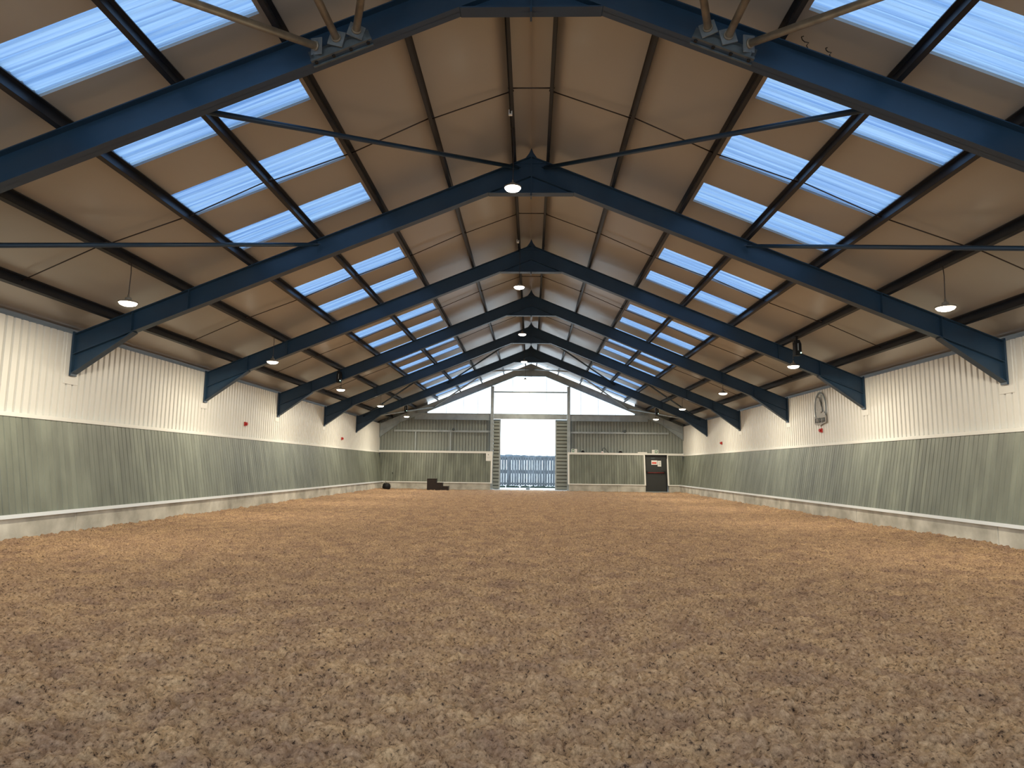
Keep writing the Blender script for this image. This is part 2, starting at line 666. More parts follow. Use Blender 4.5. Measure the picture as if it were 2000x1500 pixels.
# ------------------------------------------------------------------ portal frames
def frame_half(s):
    """returns dict of MB for one half (s=-1 left, +1 right), local y=0 centre"""
    w_, t = 0.10, 0.016
    web = MB()
    def zt(x): return K_TOP - SL * x
    def zb(x): return K_BOT - SL * x
    xo = 9.90
    web.prism([(s * xo, zb(xo)), (s * xo, zt(xo)), (0, zt(0)), (0, zb(0.0) - 0.0)], -0.006, 0.006)
    # top and bottom flanges
    web.prism([(s * xo, zt(xo) - t), (s * xo, zt(xo)), (s * 0.0, zt(0)), (s * 0.0, zt(0) - t)], -w_, w_)
    web.prism([(s * xo, zb(xo)), (s * xo, zb(xo) + t), (s * 0.0, zb(0) + t), (s * 0.0, zb(0))], -w_ * 0.999, w_ * 0.999)
    ha = MB()
    ha.prism([(s * 9.89, 3.36), (s * 9.89, zb(9.89)), (s * 8.66, zb(8.66))], -0.006, 0.006)
    ha.prism([(s * 9.89, 3.345), (s * 9.89, 3.365), (s * 8.62, zb(8.62) - 0.002), (s * 8.60, zb(8.60) - 0.022)], -w_, w_)
    # end plate and its bolts
    ep = MB().box(s * 9.89, s * 9.925, -w_, w_, 3.30, 4.27)
    stf = []
    for xs_ in (7.45, 8.66):
        stf.append(MB())
        stf[-1].prism([(s * (xs_ - 0.008), zb(xs_) + t), (s * (xs_ + 0.008), zb(xs_) + t), (s * (xs_ + 0.008), zt(xs_) - t), (s * (xs_ - 0.008), zt(xs_) - t)], -w_ * 0.95, w_ * 0.95)
    return web, ha, ep, stf


PX = [0.33, 1.75, 3.20, 4.63, 6.10, 7.53, 9.07]
meshes = {}
for s, nm in ((-1, 'L'), (1, 'R')):
    web, ha, ep, stf = frame_half(s)
    meshes[nm] = (web, ha, ep, stf)


def build_frame_meshes(m):
    out = []
    for s, nm in ((-1, 'L'), (1, 'R')):
        web, ha, ep, stf = meshes[nm]
        out.append([('rafter', web.mesh('rafter', m)), ('haunch', ha.mesh('haunch', m)),
                    ('end_plate', ep.mesh('end_plate', m)), ('stiffener', stf[0].mesh('stiffener', m)),
                    ('stiffener', stf[1].mesh('stiffener', m))])
    apx = MB()
    apx.prism([(-0.93, 7.44), (0, 7.42), (0.93, 7.44), (0, 7.83)], -0.006, 0.006)
    apx.prism([(-0.93, 7.424), (0.93, 7.424), (0.95, 7.443), (-0.95, 7.443)], -0.10, 0.10)
    apx.box(-0.012, 0.012, -0.10, 0.10, 7.36, 8.28)
    pk = MB()
    poly = [(-0.34, 8.13), (-0.20, 8.20), (-0.12, 8.27), (-0.05, 8.37), (0, 8.49), (0.05, 8.37), (0.12, 8.27), (0.20, 8.20), (0.34, 8.13)]
    pk.prism(poly, -0.03, 0.03)
    return out, apx.mesh('apex_haunch', m), pk.mesh('ridge_plate', m)


cl_me = MB().prism([(-0.04, 0), (0.04, 0), (0.04, 0.008), (0.006, 0.008), (0.006, 0.16), (-0.004, 0.16), (-0.004, 0.008), (-0.04, 0.008)], -0.07, 0.07).mesh('purlin_cleat', M_PLATE)


def add_cleats(parent):
    for s in (-1, 1):
        for px in PX:
            link('purlin_cleat', cl_me, parent, (s * (px + 0.02), 0, K_TOP - SL * px), (0, s * math.atan(SL), 0))


fm, apx_me, pk_me = build_frame_meshes(M_STEEL)
names = ['just above the camera, out of the picture', 'nearest', 'second', 'third', 'fourth', 'fifth', 'sixth']
labels = [
    'dark steel portal frame overhead nearest the photographer, above the picture edge',
    'largest, nearest dark blue steel portal frame, carrying bolted tube brackets',
    'dark blue steel portal frame with the largest ridge lamp glowing before its apex',
    'dark steel portal frame, third visible one from the camera',
    'dark steel portal frame, fourth visible one from the camera',
    'dark steel portal frame, second before the grey gable frame',
    'smallest dark steel portal frame, standing just before the grey gable frame at the far end',
]


def make_frame(y, label, first=None):
    if first is not None:
        r = copy_tree(first)
        r.location = (0, y, 0)
        tag(r, label, 'roof frame', 'dark steel portal frames')
        return r
    r = empty('portal_frame', (0, y, 0))
    tag(r, label, 'roof frame', 'dark steel portal frames')
    for half in fm:
        for nm, me_ in half:
            link(nm, me_, r)
    link('apex_haunch', apx_me, r)
    link('ridge_plate', pk_me, r)
    add_cleats(r)
    return r


f0 = make_frame(FR[0], labels[0])
frames = [f0] + [make_frame(y, l, f0) for y, l in zip(FR[1:], labels[1:])]

# gable frame (grey)
gm, gapx, gpk = build_frame_meshes(M_GALV)
gf = empty('portal_frame', (0, YG + 0.06, 0))
tag(gf, 'light grey steel gable frame under the roof at the far end wall', 'roof frame')
for half in gm:
    for nm, me_ in half:
        link(nm, me_, gf)
link('apex_haunch', gapx, gf)
add_cleats(gf)

# ------------------------------------------------------------------ purlins with tie rods
ALL_F = [-3.78] + FR + [YG]
for si, (s, side) in enumerate(((-1, 'left'), (1, 'right'))):
    ang = s * math.atan(SL)
    for pi_, px in enumerate(PX):
        z = K_TOP - SL * px
        b = MB()
        h, fl, t = 0.198, 0.065, 0.006
        # Z section in local frame: local x runs down the slope, local z is roof normal
        b.box(-t / 2, t / 2, 0, 44.42 - Y0, 0.004, h)
        b.box(-t / 2, fl, 0, 44.42 - Y0, 0.004, 0.004 + t)
        b.box(-fl, t / 2, 0, 44.42 - Y0, h - t, h)
        b.box(fl - t, fl, 0, 44.42 - Y0, 0.004, 0.022)
        b.box(-fl, -fl + t, 0, 44.42 - Y0, h - 0.022, h)
        pos = 'beside the ridge' if pi_ == 0 else ORD[pi_] + ' down from the ridge'
        nm_ = 'dark steel purlin running the length of the %s roof slope, %s' % (side, pos)
        o = obj('purlin', b, M_PURLIN, None, (s * px, Y0, z), (0, ang, 0))
        if s < 0:
            # mirrored: flange still opens down the slope
            me_ = o.data
            for v in me_.vertices:
                v.co.x = -v.co.x
            me_.flip_normals()
        tag(o, nm_, 'purlin', 'roof purlins')
        if pi_ == 0:
            continue
        # rods to the next purlin up the slope, one per bay
        px_up = PX[pi_ - 1]
        L = (px - px_up) * NL
        rb = MB()
        off = 0.13 if pi_ % 2 else -0.13
        rb.tube([(0.03 * -s * 0, 0, 0.12), (-s * (L + 0.03), off, 0.135)], 0.011, 6)
        rb.tube([(-s * (L - 0.05), off, 0.135), (-s * (L + 0.06), off, 0.135)], 0.018, 6)
        rme = rb.mesh('tie_rod', M_ROD)
        for a, c in zip(ALL_F[:-1], ALL_F[1:]):
            if c > 44:
                continue
            link('tie_rod', rme, o, (0, (a + c) / 2 + 0.2 - Y0 + (0 if pi_ % 2 else 0.1), 0))
rme = MB().tube([(-0.42, 0, 8.20), (0.42, 0, 8.20)], 0.012, 6).mesh('tie_rod', M_ROD)
for i, (a, c) in enumerate(zip(FR[1:-1], FR[2:])):
    o = link('ridge_tie_rod', rme, None, (0, (a + c) / 2 + 0.1, 0))
    tag(o, 'short thin rod joining the two ridge purlins, %s bay from the camera' % ORD[i].replace('nearest', 'first'), 'tie rod', 'ridge tie rods')

# ------------------------------------------------------------------ wind bracing tubes
def brace(p, q, r, m, label, group=None, flat=0.12):
    o = MB()
    p, q = Vector(p), Vector(q)
    mid = (p + q) / 2
    d = (q - p).normalized()
    o.tube([p - mid, q - mid], r, 10)
    ob = obj('brace_tube', o, m, None, mid)
    tag(ob, label, 'brace', group)
    for e, sg in ((p, 1), (q, -1)):
        g = MB()
        a = e - mid
        n = d.cross(Vector((0, 0, 1))).normalized() * 0.05
        up = Vector((0, 0, 0.006))
        pts = [a - n - d * sg * 0.06, a + n - d * sg * 0.06, a + n + d * sg * 0.14, a - n + d * sg * 0.14]
        k0 = len(g.v)
        for dz in (-1, 1):
            g.v += [tuple(v + up * dz) for v in pts]
        g.f += [(0, 1, 2, 3), (7, 6, 5, 4), (0, 4, 5, 1), (1, 5, 6, 2), (2, 6, 7, 3), (3, 7, 4, 0)]
        g.smooth += [False] * 6
        obj('end_cleat', g, m, ob)
    return ob


KB = 8.14
def zz(x, k=KB): return k - SL * abs(x)


for s, side in ((-1, 'left'), (1, 'right')):
    brace((s * 4.70, 8.40, zz(4.70)), (s * 0.3, 14.15, zz(.3)), 0.042, M_STEEL,
          'dark brace tube rising on the %s to the apex of the second visible frame' % side)
    brace((s * 9.45, 8.40, zz(9.45)), (s * 4.65, 14.1, zz(4.65)), 0.042, M_STEEL,
          'dark brace tube from the %s picture edge to the second visible frame' % side)
    brace((s * 0.25, 32.3, zz(.25)), (s * 4.75, 38.15, zz(4.75)), 0.042, M_STEEL,
          'far dark brace tube, upper %s slope, between the last two dark frames' % side)
    brace((s * 4.45, 32.3, zz(4.45)), (s * 9.5, 38.15, zz(9.5)), 0.042, M_STEEL,
          'far dark brace tube low on the %s slope, between the last two dark frames' % side)
    brace((s * 2.5, 38.3, zz(2.5, 7.95)), (s * 0.15, 44.1, zz(.15, 7.95)), 0.042, M_GALV,
          'short grey brace tube on the %s of the gable apex' % side)
    brace((s * 2.5, 38.3, zz(2.5, 7.95)), (s * 6.35, 44.1, zz(6.35, 7.95)), 0.045, M_GALV,
          'grey brace tube running down the %s gable rafter' % side)
    brace((s * 9.7, 38.3, zz(9.7, 8.1)), (s * 6.4, 44.1, zz(6.4, 7.95)), 0.045, M_GALV,
          'pale grey brace tube from the last %s haunch to the gable rafter' % side)

# bolted bracket plates with three tubes each on the nearest visible frame
for s, side in ((-1, 'left'), (1, 'right')):
    sl = Vector((1, 0, -SL * s)).normalized() if s > 0 else Vector((-1, 0, -SL)).normalized()
    up_n = Vector((SL * s, 0, 1)).normalized()
    c0 = Vector((s * 2.50, 8.10, 6.915))
    br = empty('tube_bracket', c0)
    tag(br, 'bolted steel bracket gripping three tubes, %s half of the nearest frame' % side, 'bracket')
    Mx = Matrix((sl, Vector((0, 1, 0)), up_n)).transposed().to_4x4()
    b = MB().box(-0.42, 0.42, 0.08, 0.105, -0.13, 0.10, Mx)
    obj('back_plate', b, M_PLATE, br)
    b = MB().box(-0.42, 0.42, -0.02, 0.10, -0.11, -0.085, Mx).box(-0.36, 0.36, -0.02, 0.08, -0.085, -0.02, Mx)
    obj('gusset', b, M_PLATE, br)
    for t in (-0.36, -0.12, 0.12, 0.36):
        obj('bolt', MB().tube([Mx @ Vector((t, 0.03, -0.13)), Mx @ Vector((t, 0.03, -0.10))], 0.024, 6), M_BLACK, br)
    tg = [(s * 6.6, 2.4, zz(6.6, 7.95)), (s * 2.6, 2.4, zz(2.6, 7.95)), (s * 0.15, 2.4, zz(0.15, 7.95))]
    wh = ['outer', 'middle', 'inner']
    for i, (t, q) in enumerate(zip((0.28, 0.0, -0.27), tg)):
        p = c0 + Mx.to_3x3() @ Vector((t, -0.06, 0.03))
        d = (Vector(q) - p).normalized()
        z_ = d
        x_ = Vector((0, 0, 1)).cross(z_).normalized()
        y_ = z_.cross(x_)
        x2 = (x_ + y_ * 0.25 * s).normalized()
        y2 = z_.cross(x2)
        pm = Matrix((x2, y2, z_)).transposed().to_4x4()
        pm.translation = p - c0
        b = MB().box(-0.10, 0.10, -0.10, 0.10, -0.008, 0.008, pm)
        obj('tube_flange', b, M_FLANGE, br)
        mid = (p + Vector(q)) / 2
        b = MB().tube([p + d * 0.01 - mid, Vector(q) - mid], 0.048, 16)
        b.tube([p + d * 0.01 - mid, p + d * 0.035 - mid], 0.062, 16)
        o = obj('steel_tube', b, M_TUBE, None, mid)
        tag(o, '%s of the three thick galvanised tubes on the %s bracket of the nearest frame' % (wh[i], side), 'tube',
            'thick roof tubes')

# curled wires on top of the nearest frame, right
for i, (x0, sc_, lab) in enumerate(((3.55, 1.0, 'curled dark wire end standing on the nearest frame, right of the bracket'),
                                    (3.83, 0.75, 'smaller bent wire end on the nearest frame, just right of the curled one'))):
    z0 = K_TOP - SL * x0
    b = MB().tube([(0, 0, 0), (-0.02 * sc_, 0, 0.05 * sc_), (0.01, 0, 0.09 * sc_), (-0.04 * sc_, 0, 0.10 * sc_),
                   (-0.07 * sc_, 0, 0.13 * sc_), (-0.08 * sc_, 0, 0.17 * sc_), (-0.05 * sc_, 0, 0.18 * sc_)], 0.006, 6)
    tag(obj('wire', b, M_BLACK, None, (x0, 8.13, z0 - 0.005)), lab, 'wire')

# conduit clipped along the left ridge purlin
b = MB().tube([(-0.39, 9.2, 8.10), (-0.40, 14.0, 8.08), (-0.39, 20.0, 8.10), (-0.39, 43.5, 8.10)], 0.012, 6)
o = tag(obj('electric_cable', b, M_BLACK), 'thin dark cable clipped along the left ridge purlin above the lamps', 'cable')
for yy in (12.0, 19.3, 26.5):
    obj('cable_clip', MB().box(-0.43, -0.36, yy - 0.03, yy + 0.03, 8.06, 8.16), M_WHITE, o)

# ------------------------------------------------------------------ lamps
def make_lamp(cable_len):
    r = empty('high_bay_lamp')
    b = MB().lathe([(0.0, -0.02), (0.13, -0.02), (0.165, -0.008), (0.168, 0.012), (0.10, 0.03), (0.06, 0.045), (0.0, 0.045)], 28)
    obj('reflector', b, M_LAMPB, r)
    b = MB().lathe([(0.0, 0.04), (0.055, 0.04), (0.06, 0.05), (0.055, 0.085), (0.02, 0.10), (0.015, 0.15), (0.0, 0.15)], 18)
    obj('housing', b, M_LAMPB, r)
    b = MB().lathe([(0.0, -0.075), (0.08, -0.070), (0.135, -0.048), (0.158, -0.015), (0.0, -0.015)], 28)
    obj('diffuser', b, M_EMIT, r)
    b = MB().tube([(0, 0, 0.14), (0.004, 0, 0.3), (0.012, 0, cable_len * 0.75), (0.0, 0, cable_len)], 0.008, 6)
    b.tube([(0.0, 0, cable_len - 0.01), (-0.03, 0, cable_len - 0.03), (-0.05, 0, cable_len - 0.01), (-0.05, 0, cable_len + 0.03)], 0.006, 6)
    obj('cable', b, M_ROD, r)
    ld = bpy.data.lights.new('led_light', 'AREA')
    ld.shape = 'DISK'
    ld.size = 0.28
    ld.energy = LAMP_POWER
    ld.color = LAMP_COL
    lo = bpy.data.objects.new('led_light', ld)
    COL.objects.link(lo)
    lo.parent = r
    lo.location = (0, 0, -0.08)
    return r


side_proto = make_lamp(0.76)
ridge_proto = make_lamp(1.22)
LY = [12.1, 19.2, 26.3, 33.4, 40.5]
RY = [12.5, 19.75, 27.0, 34.2, 41.4]
LN = ['nearest', 'second', 'third', 'fourth', 'farthest']
for s, side in ((-1, 'left'), (1, 'right')):
    for i, y in enumerate(LY):
        o = side_proto if (s < 0 and i == 0) else copy_tree(side_proto)
        o.location = (s * 7.50, y, 4.43)
        tag(o, 'lit round lamp on a cable, %s side row, %s from the camera' % (side, LN[i]),
            'lamp', 'hanging lamps along the %s side' % side)
for i, y in enumerate(RY):
    o = ridge_proto if i == 0 else copy_tree(ridge_proto)
    o.location = (-0.35, y, 6.85)
    tag(o, 'round lamp hanging under the ridge, %s of the ridge row from the camera' % LN[i], 'lamp', 'hanging lamps under the ridge')

# extra unseen row of the same lamps, added to brighten the foreground
for x, y, z, pr_, lab in ((-7.5, 5.0, 4.43, side_proto, 'added round lamp on a cable, left side, unseen overhead, brightening the foreground'),
                          (7.5, 5.0, 4.43, side_proto, 'added round lamp on a cable, right side, unseen overhead, brightening the foreground'),
                          (-0.35, 5.25, 6.85, ridge_proto, 'added round lamp under the ridge, unseen overhead, brightening the foreground')):
    o = copy_tree(pr_)
    o.location = (x, y, z)
    tag(o, lab, 'lamp', 'added lamps brightening the foreground')

# black hanging speakers beside some of the lamps
def make_speaker():
    r = empty('hanging_speaker')
    b = MB()
    b.prism([(-0.075, -0.20), (0.075, -0.20), (0.095, -0.10), (0.095, 0.12), (0.05, 0.24), (-0.05, 0.24), (-0.075, 0.12)], -0.09, 0.09)
    obj('cabinet', b, M_BLACK, r)
    obj('bracket', MB().box(-0.02, 0.02, -0.02, 0.02, 0.20, 0.36).box(-0.05, 0.05, -0.03, 0.03, 0.34, 0.36), M_BLACK, r)
    obj('badge', MB().box(-0.012, 0.012, -0.096, -0.09, -0.06, 0.14), M_GALV, r)
    obj('status_light', MB().lathe([(0, -0.02), (0.016, -0.012), (0.02, 0), (0.016, 0.012), (0, 0.02)], 10, (0.07, -0.105, -0.13)), M_LED, r)
    return r


sp0 = make_speaker()
for i, (x, y, z, lab) in enumerate(((7.50, 18.9, 4.87, 'black hanging speaker above the second lamp on the right side'),
                                 (-7.50, 26.0, 4.86, 'black hanging speaker above the third lamp on the left side'),
                                 (-7.50, 40.2, 4.86, 'black hanging speaker above the farthest lamp on the left side'),
                                 (7.50, 40.2, 4.86, 'black hanging speaker above the farthest lamp on the right side'))):
    o = sp0 if i == 0 else copy_tree(sp0)
    o.location = (x, y, z)
    tag(o, lab, 'speaker', 'hanging black speakers')

# red alarm boxes on the cream walls
def make_alarm():
    r = empty('alarm_box')
    obj('body', MB().box(-0.05, 0, -0.07, 0.07, -0.07, 0.07), M_RED, r)
    obj('sounder', MB().tube([(-0.05, 0, 0), (-0.10, 0, 0)], 0.045, 12), M_RED, r)
    return r


al = make_alarm()
for i, (s, y, lab) in enumerate(((-1, 23.26, 'red alarm box on the left cream wall, nearer of the two there'),
                              (-1, 35.38, 'red alarm box on the left cream wall, farther of the two there'),
                              (1, 23.27, 'red alarm box on the right cream wall just below the oval horse emblem'),
                              (1, 35.38, 'red alarm box on the right cream wall far beyond the emblem'))):
    o = al if i == 0 else copy_tree(al)
    o.location = (s * (WX - 0.001), y, 2.84)
    o.rotation_euler = (0, 0, 0 if s > 0 else math.pi)
    tag(o, lab, 'alarm', 'red alarm boxes')

# ------------------------------------------------------------------ emblem on the right wall (local u = -y so it reads from inside)
em = empty('wall_emblem', (WX - 0.03, 23.22, 3.55), (0, 0, 0))
tag(em, 'oval cut metal emblem of a horse with a name banner on the right cream wall', 'emblem')
def E2(u, v): return (-u, v)          # prism on x axis takes (y,z)
b = MB()
N = 40
for i in range(N):
    a0, a1 = 2 * math.pi * i / N, 2 * math.pi * (i + 1) / N
    if 0.70 < ((a0 / (2 * math.pi)) % 1) < 0.80:
        pass
    ra, rb_, ia, ib = 0.46, 0.56, 0.41, 0.51
    b.prism([E2(ra * math.cos(a0), 0.04 + rb_ * math.sin(a0)), E2(ra * math.cos(a1), 0.04 + rb_ * math.sin(a1)),
             E2(ia * math.cos(a1), 0.04 + ib * math.sin(a1)), E2(ia * math.cos(a0), 0.04 + ib * math.sin(a0))], -0.02, 0.0, 'x')
obj('oval_ring', b, M_PLATE, em)
horse = [(-0.26, -0.40), (-0.28, -0.15), (-0.24, 0.05), (-0.20, 0.20), (-0.23, 0.34), (-0.17, 0.46), (-0.12, 0.38), (-0.06, 0.44),
         (-0.03, 0.34), (0.02, 0.26), (0.06, 0.14), (0.13, 0.04), (0.16, -0.06), (0.10, -0.10), (0.04, -0.06), (0.06, -0.14),
         (0.16, -0.10), (0.27, -0.08), (0.36, -0.16), (0.38, -0.30), (0.34, -0.42)]
b = MB().prism([E2(u, v) for u, v in horse], -0.018, 0.002, 'x')
obj('horse_figure', b, M_CUT, em)
b = MB().tube([(-0.01, -0.10, 0.50), (-0.01, -0.14, 0.0), (-0.01, -0.17, -0.12)], 0.012, 6)
b.tube([(-0.01, 0.03, 0.30), (-0.01, -0.14, 0.18)], 0.012, 6)
obj('lance', b, M_PLATE, em)
b = MB().prism([E2(-0.46, -0.48), E2(-0.46, -0.22), E2(-0.42, -0.24), E2(0.0, -0.29), E2(0.44, -0.22), E2(0.46, -0.23), E2(0.46, -0.46),
                E2(0.20, -0.50), E2(0.08, -0.52), E2(0.0, -0.58), E2(-0.08, -0.52), E2(-0.2, -0.51)], -0.030, 0.004, 'x')
ban = obj('banner', b, M_CUT, em)
b = MB()
def stroke(u0, v0, u1, v1):
    b.tube([(-0.033, -u0, v0 + 0.135), (-0.033, -u1, v1 + 0.135)], 0.011, 5)
for u, kind in ((-0.38, 'I'), (-0.29, 'C'), (-0.19, 'Z'), (-0.06, 'O'), (0.06, 'K'), (0.19, 'U'), (0.33, 'N')):
    t_, bt = -0.43 + 0.02 * abs(u), -0.58 + 0.02 * abs(u)
    l, rr = u - 0.035, u + 0.035
    if kind == 'I':
        stroke(u, t_, u, bt)
    elif kind == 'C':
        stroke(rr, t_, l, t_); stroke(l, t_, l, bt); stroke(l, bt, rr, bt)
    elif kind == 'Z':
        stroke(l, t_, rr, t_); stroke(rr, t_, l, bt); stroke(l, bt, rr, bt)
    elif kind == 'O':
        stroke(l, t_, rr, t_); stroke(rr, t_, rr, bt); stroke(rr, bt, l, bt); stroke(l, bt, l, t_)
    elif kind == 'K':
        stroke(l, t_, l, bt); stroke(l, (t_ + bt) / 2, rr, t_); stroke(l, (t_ + bt) / 2, rr, bt)
    elif kind == 'U':
        stroke(l, t_, l, bt); stroke(l, bt, rr, bt); stroke(rr, bt, rr, t_)
    else:
        stroke(l, bt, l, t_); stroke(l, t_, rr, bt); stroke(rr, bt, rr, t_)
obj('worn_lettering', b, M_PLATE, ban)

# ------------------------------------------------------------------ far wall
b = MB()
# thin parapet above door head behind the beam: opaque outer skin left and right, low part
far_wall = struct(obj('wall_far', MB().box(-10.4, -2.56, 44.46, 44.5, -0.2, 4.92).box(2.56, 10.4, 44.46, 44.5, -0.2, 4.92)
                      .prism([(-10.4, 4.92), (-6.85, 4.92), (-6.85, zroof(6.85) + 0.02), (-10.4, zroof(10.4) + 0.02)], 44.46, 44.5)
                      .prism([(10.4, 4.92), (6.85, 4.92), (6.85, zroof(6.85) + 0.02), (10.4, zroof(10.4) + 0.02)], 44.46, 44.5), M_OUT))
gh = 4.90 - 2.36
gsheet = ribbed_mesh('cladding_sheet', 1.0, gh, M_GREY, 0.05, 5)
for s in (-1, 1):
    xa = 2.56
    while xa < 9.96:
        wd = min(1.0, 9.98 - xa)
        me_ = gsheet if wd > 0.99 else ribbed_mesh('cladding_sheet', wd, gh, M_GREY, 0.05, 2)
        o = link('cladding_sheet', me_, far_wall)
        # local y -> world x ; local -x (ribs) -> world -y : rotate by -90 about z maps y->x, x->y*-1
        o.rotation_euler = (0, 0, -math.pi / 2)
        o.location = ((xa if s > 0 else -xa - wd), 44.39, 2.36)
        o.rotation_euler = (0, 0, math.pi / 2)
        o.location = ((xa + wd) if s > 0 else -xa, 44.39, 2.36)
        xa += 1.0
# translucent gable sheets
edges = [-6.85, -5.60, -4.46, -3.50, -2.35, -1.22, -0.10, 1.04, 2.17, 3.31, 4.45, 5.58, 6.85]
for a, c in zip(edges[:-1], edges[1:]):
    pts = [(a + 0.006, 4.90), (c - 0.006, 4.90), (c - 0.006, zroof(c) + 0.0)]
    if a < 0 < c:
        pts.append((0, zroof(0)))
    pts.append((a + 0.006, zroof(a)))
    b = MB()
    b.v = [(x, 44.45, z) for x, z in pts]
    b.f = [tuple(range(len(pts)))]
    b.smooth = [False]
    obj('translucent_sheet', b, M_GTRANS, far_wall)
    obj('sheet_lap', MB().box(a - 0.012, a + 0.012, 44.43, 44.46, 4.9, zroof(a) - 0.01), M_WHITE, far_wall)

# kickboards of the far wall (lean over from 44.07 to 43.74)
fb = board_mesh('kickboard', BW, ZKT + 0.04, ZKB + 0.03, 0.0, -0.33, M_KICK)
def far_boards(xa, xb):
    n = max(1, round((xb - xa) / BW))
    sc_ = (xb - xa) / (n * BW)
    for i in range(n):
        o = link('kickboard', fb, far_wall)
        o.scale = (1, sc_, 1)
        o.rotation_euler = (0, 0, math.pi / 2)
        o.location = (xa + (i + 1) * BW * sc_, 44.07 + random.uniform(-0.003, 0.003), 0)
for xa, xb in ((-9.84, -2.56), (2.52, 7.33), (8.88, 9.84)):
    far_boards(xa, xb)
    obj('board_backing', MB().prism([(43.79, ZKB), (44.11, ZKT), (44.14, ZKT), (44.0, ZKB)], xa, xb, 'x'), M_KICKD, far_wall)
# base concrete of far wall
for xa, xb in ((-9.56, -5.2), (-5.2, -2.56), (2.50, 5.6), (5.6, 7.40), (8.88, 9.56)):
    obj('concrete_panel', MB().box(xa + 0.006, xb - 0.006, 43.75, 44.2, -0.15, 0.40), M_CONC, far_wall)
# trims of the far wall
def tr(n, mb, m=M_CREAMT):
    struct(obj('trim_%d' % n, mb, m))
tr(3, MB().box(-9.9, -2.45, 44.03, 44.44, 2.355, 2.40).box(-9.9, -2.45, 44.02, 44.05, 2.33, 2.46))
tr(4, MB().box(2.42, 9.9, 44.03, 44.44, 2.355, 2.40).box(2.42, 9.9, 44.02, 44.05, 2.33, 2.46))
tr(5, MB().box(-9.55, -2.50, 43.70, 43.80, 0.40, 0.46), M_CREAMT)
tr(6, MB().box(2.46, 7.38, 43.70, 43.80, 0.40, 0.46).box(8.86, 9.55, 43.70, 43.80, 0.40, 0.46), M_CREAMT)
def lean_strip(n, x0, x1):
    tr(n, MB().prism([(43.69, 0.40), (44.02, 2.36), (44.12, 2.36), (43.80, 0.40)], x0, x1, 'x'))
lean_strip(7, -2.56, -2.46)
lean_strip(8, 2.43, 2.53)
lean_strip(9, 7.32, 7.41)
lean_strip(10, 8.80, 8.89)

# gable steelwork
def colmn(x, lab):
    b = MB().box(x - 0.10, x + 0.10, 44.06, 44.075, -0.1, zz(x, 7.78)).box(x - 0.10, x + 0.10, 44.24, 44.255, -0.1, zz(x, 7.78))
    b.box(x - 0.006, x + 0.006, 44.07, 44.25, -0.1, zz(x, 7.78))
    o = obj('gable_column', b, M_GALV)
    tag(o, lab, 'column')
colmn(-2.53, 'grey steel column at the left of the tall far doorway')
colmn(2.49, 'grey steel column at the right of the tall far doorway')
for s, side in ((-1, 'left'), (1, 'right')):
    xa, xb = sorted((s * 2.60, s * 7.65))
    b = MB().box(xa, xb, 44.16, 44.17, 4.50, 4.93).box(xa, xb, 44.08, 44.26, 4.915, 4.93).box(xa, xb, 44.08, 44.26, 4.50, 4.515)
    tag(obj('gable_beam', b, M_GALV), 'deep grey horizontal beam across the %s of the far gable' % side, 'beam')
    xa, xb = sorted((s * 2.62, s * 9.0))
    b = MB().box(xa, xb, 44.20, 44.26, 3.70, 3.82)
    tag(obj('side_rail', b, M_GALV), 'thin pale rail along the %s grey cladding of the far wall' % side, 'rail')
b = MB().box(-2.42, 2.38, 44.10, 44.12, 4.58, 4.93).box(-2.42, 2.38, 44.08, 44.26, 4.915, 4.93)
tag(obj('gable_beam', b, M_GALV), 'grey lintel beam directly over the tall far doorway', 'beam')
tag(obj('gable_transom', MB().box(-2.42, 2.38, 44.14, 44.22, 6.33, 6.42), M_GALV), 'thin grey rail across the translucent gable above the doorway', 'rail')
for x, l in ((-7.55, 'thin pale post on the far grey cladding, left of the two'), (-5.25, 'thin pale post on the far grey cladding, right of the two')):
    tag(obj('rail_post', MB().box(x - 0.04, x + 0.04, 44.20, 44.26, 2.40, 3.70), M_GALV), l, 'post')
for x, l in ((-5.05, 'small round sensor on the left rail of the far wall'), (6.15, 'small round sensor on the right rail of the far wall')):
    b = MB().lathe([(0, -0.09), (0.06, -0.07), (0.085, 0), (0.06, 0.07), (0, 0.09)], 14)
    tag(obj('round_sensor', b, M_PLATE, None, (x, 44.12, 3.86)), l, 'sensor')

# sliding doors, horizontally boarded, pushed back to the sides
def leaf(n, xa, xb, edge_right):
    fr = MB()
    e0, e1 = (xb - 0.09, xb) if edge_right else (xa, xa + 0.09)
    fr.box(e0, e1, 44.27, 44.36, 0.02, 4.58)
    pass
    d = struct(obj('door_%d' % n, fr, M_GALV))
    obj('backing_sheet', MB().box(xa + 0.002, xb - 0.002, 44.31, 44.35, 0.02, 4.58), M_KICKD, d)
    p0, p1 = (xa, e0) if edge_right else (e1, xb)
    pm = MB()
    pm.prism([(44.31, 0.0), (44.27, 0.008), (44.255, 0.05), (44.262, 0.15), (44.28, 0.188), (44.31, 0.194)], 0, p1 - p0, 'x')
    me_ = pm.mesh('plank', M_GREY)
    for i in range(20):
        link('plank', me_, d, (p0, 0, 0.04 + i * 0.228))
    return d
leaf(1, -2.43, -1.96, True)
leaf(2, 1.62, 2.42, False)
tag(obj('threshold', MB().box(-2.4, 2.4, 44.03, 44.45, -0.12, 0.012), M_APRON), 'pale concrete threshold strip under the tall far doorway', 'threshold')

